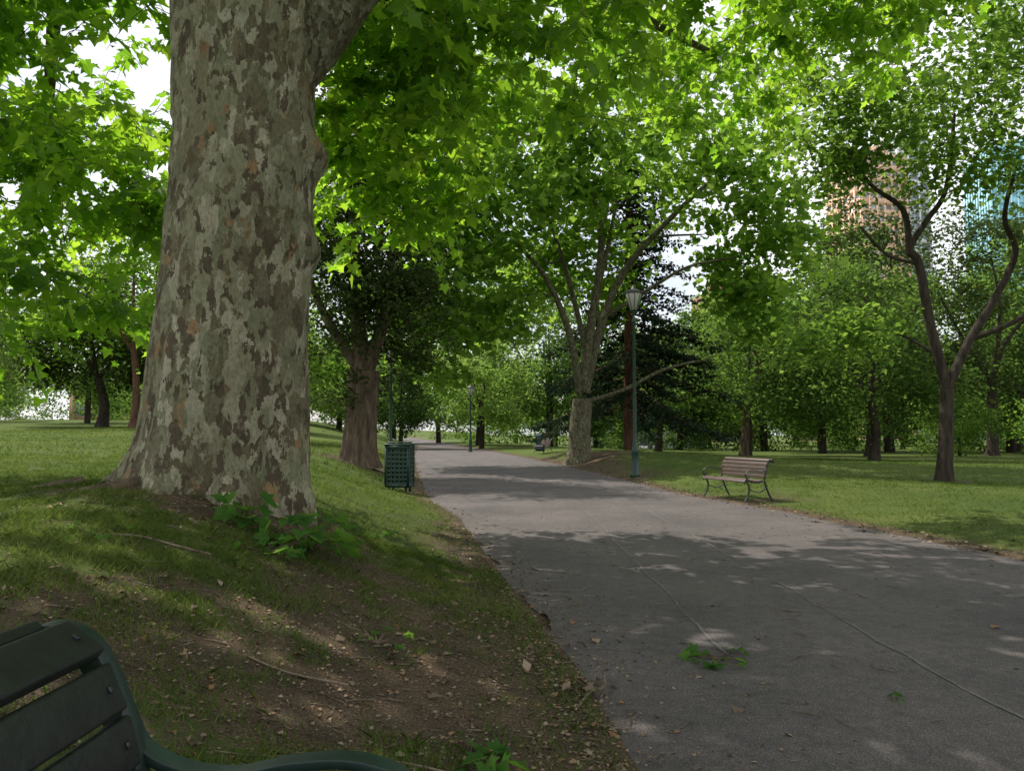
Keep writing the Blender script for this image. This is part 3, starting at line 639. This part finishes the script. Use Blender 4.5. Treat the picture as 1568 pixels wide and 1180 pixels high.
# ---------------------------------------------------------------- litter bin
def litter_bin(loc,rz):
    E=empty('litter_bin',loc,rz);w,h=.54,.95;z0=.1;P_=MB()
    nx_,nz2=5,8;cs=w*.9/nx_;ch=h*.84/nz2
    for f in range(4):
        a=f*math.pi/2;ux=np.array([math.cos(a),math.sin(a),0]);un=np.array([math.sin(a),-math.cos(a),0]);uz=np.array([0,0,1.])
        for i in range(nx_):
            for j in range(nz2):
                c=un*w/2+ux*((i+.5)*cs-w*.45)+uz*(z0+h*.08+(j+.5)*ch)
                an=np.arange(8)*math.pi/4;sq=[(1,0),(1,1),(0,1),(-1,1),(-1,0),(-1,-1),(0,-1),(1,-1)]
                o=[c+ux*s[0]*cs/2+uz*s[1]*ch/2 for s in sq];ii=[c+ux*math.cos(t)*.022+uz*math.sin(t)*.022 for t in an]
                ij=[q-un*.012 for q in ii]
                F=[[q,(q+1)%8,8+(q+1)%8,8+q] for q in range(8)]+[[8+q,8+(q+1)%8,16+(q+1)%8,16+q] for q in range(8)]
                P_.add(o+ii+ij,np.array(F))
        for s in(-1,1): P_.box(un*(w/2+.003)+ux*s*w*.475+uz*(z0+h/2),(w*.026,.015,h/2),(ux,un,uz))
        P_.box(un*(w/2+.001)+uz*(z0+h*.04),(w*.45,.012,h*.04),(ux,un,uz));P_.box(un*(w/2+.001)+uz*(z0+h*.96),(w*.45,.012,h*.04),(ux,un,uz))
    P_.obj('perforated_body',M_green,E)
    q=MB();q.box((0,0,z0+h/2),(w/2-.03,w/2-.03,h/2-.02));q.obj('liner',M_black,E)
    q=MB();q.box((0,0,z0+h+.022),(w/2+.03,w/2+.03,.02));q.box((0,0,z0+h+.075),(w/2-.02,w/2-.02,.012))
    for a in(-1,1):
        for b_ in(-1,1): q.box((a*.2,b_*.2,z0+h+.052),(.015,.015,.012))
    q.obj('lid',M_green,E,bevel=.01)
    q=MB()
    for a in(-1,1):
        for b_ in(-1,1): q.box((a*.2,b_*.2,.04),(.025,.025,.065))
    q.obj('feet',M_iron,E)
litter_bin((-2.6,18,g(-2.6,18)),R(-6))
E=empty('wheelie_bin',(1.9,52,g(1.9,52)));q=MB();q.lathe([(.0,.1),(.28,.1),(.36,1.0),(.38,1.02),(.36,1.1),(0,1.14)],n=4);q.obj('body',M_blue,E,bevel=.02)
q=MB();q.tube([(-.3,.22,.12),(.3,.22,.12)],.12,10,True);q.obj('wheels',M_black,E)
# ---------------------------------------------------------------- lamps
def lamp(x,y,h=5.6,glass=True):
    E=empty('street_lamp',(x,y,g(x,y)-.02));q=MB()
    q.lathe([(.0,0),(.16,0),(.16,.1),(.12,.16),(.11,.8),(.13,.86),(.08,.95),(.06,1.3),(.045,h-1.1),(.07,h-1.05),(.07,h-1.0),(.035,h-.95),(.035,h-.75),(.09,h-.7),(.1,h-.66),(0,h-.66)],n=16)
    q.obj('post',M_green,E,smooth=False)
    q=MB();q.lathe([(0,h-.655),(.11,h-.655),(.27,h-.14),(.27,h-.13)],n=8);q.obj('lantern_glass',M_glass,E)
    q=MB();q.lathe([(.29,h-.145),(.31,h-.11),(.2,h-.03),(.08,h+.02),(.07,h+.06),(.03,h+.1),(0,h+.16)],n=8);q.lathe([(0,h-.125),(.29,h-.125),(.29,h-.14)],n=8)
    for t in range(8):
        a=t*math.pi/4;q.tube([(.112*math.cos(a),.112*math.sin(a),h-.655),(.278*math.cos(a),.278*math.sin(a),h-.13)],.011,4)
    q.obj('lantern_frame',M_iron,E)
lamp(3.9,24.6,6.0);lamp(-4.7,30,4.6);lamp(-3.0,56,4.8)
# ---------------------------------------------------------------- buildings
def glassm(name,c):
    m,nt,b,out=newmat(name);v=coords(nt,(.25,.25,.3));n=noise(nt,v,3,3,.6);r=ramp(nt,[(.3,tuple(x*.6 for x in c)),(.7,c)]);nt.links.new(n.outputs[0],r.inputs[0])
    nt.links.new(r.outputs[0],b.inputs['Base Color']);b.inputs['Roughness'].default_value=.12;b.inputs['Metallic'].default_value=.35;return m
G1=glassm('window_glass_grey',(.35,.4,.44));G2=glassm('window_glass_blue',(.25,.55,.65))
W1=simple('peach_concrete',(.7,.46,.31),.8,0,.08,.2,0);W2=simple('pale_concrete',(.6,.62,.64),.8,0,.08,.2,0);W3=simple('blue_panel',(.3,.55,.62),.5,0,.1,.2,0);W4=simple('red_brick',(.36,.2,.15),.9,0,.15,.5,0)
def building(name,x,y,w,d,h,fl,cols,wall,glass,rz=0,band=.42,roof=True):
    E=empty(name,(x,y,-1),rz);q=MB();q.box((0,0,h/2),(w/2,d/2,h/2));q.obj('window_glazing',glass,E)
    q=MB();fh=h/fl
    for i in range(fl+1):
        hh=fh*band/2;q.box((0,0,i*fh),(w/2+.25,d/2+.25,hh))
    q.obj('floor_bands',wall,E)
    q=MB()
    for i in range(cols+1):
        xx=-w/2+i*w/cols
        for s in(-1,1): q.box((xx,s*(d/2+.2),h/2),(.35,.3,h/2))
    nd=max(2,int(cols*d/w))
    for i in range(nd+1):
        yy=-d/2+i*d/nd
        for s in(-1,1): q.box((s*(w/2+.2),yy,h/2),(.3,.35,h/2))
    q.obj('piers',wall,E)
    if roof: q=MB();q.box((0,0,h+2.2),(w*.3,d*.3,2));q.box((w*.2,0,h+5),(w*.06,d*.06,2));q.obj('roof_plant_room',wall,E)
building('apartment_tower',121,260,17,18,94,25,6,W1,G1,R(12),.55)
building('office_tower',137,268,11,14,106,31,3,W2,G1,R(8))
building('glass_tower',199,300,28,24,112,31,12,W3,G2,R(-10),.2)
building('brick_building',53,190,12,12,36,10,5,W4,G1,R(8))
building('brick_building',84,210,12,12,34,10,4,W1,G1,R(-5))
building('terrace_house',-58,135,30,12,9,2,10,W4,G1,R(5))
building('pavilion',20,118,16,8,4.5,1,8,W2,G1,R(3),.3,False)
# ---------------------------------------------------------------- light, sky, camera
to_sun=Vector((-.50,.42,1.0)).normalized()
el=math.asin(to_sun.z);az=math.atan2(to_sun.x,to_sun.y)
w=bpy.data.worlds.new('World');bpy.context.scene.world=w;w.use_nodes=True;nt=w.node_tree;bg=nt.nodes['Background']
sky=nt.nodes.new('ShaderNodeTexSky');sky.sky_type='NISHITA';sky.sun_disc=False;sky.sun_elevation=el;sky.sun_rotation=az;sky.air_density=1.2;sky.dust_density=2.5
tc=nt.nodes.new('ShaderNodeTexCoord');n=noise(nt,tc.outputs['Generated'],2.2,6,.6);r=ramp(nt,[(.36,(.3,.3,.3)),(.58,(1,1,1))]);nt.links.new(n.outputs[0],r.inputs[0])
c=mixc(nt,r.outputs[0],sky.outputs[0],(8.6,8.8,9.1));nt.links.new(c,bg.inputs['Color']);bg.inputs['Strength'].default_value=.15
s=bpy.data.lights.new('sun','SUN');s.energy=5;s.angle=R(.53);s.color=(1,.95,.86);so=bpy.data.objects.new('sun',s);COL.objects.link(so)
so.rotation_euler=to_sun.to_track_quat('Z','Y').to_euler()
cam=bpy.data.cameras.new('camera');cam.sensor_width=36;cam.lens=27.2;cam.clip_end=3000;cam.clip_start=.05
co=bpy.data.objects.new('camera',cam);COL.objects.link(co);co.location=(0,0,1.4);co.rotation_euler=(R(93.6),0,0);bpy.context.scene.camera=co
sc=bpy.context.scene;sc.view_settings.view_transform='Standard';sc.view_settings.look='None';sc.view_settings.exposure=0;sc.view_settings.gamma=1
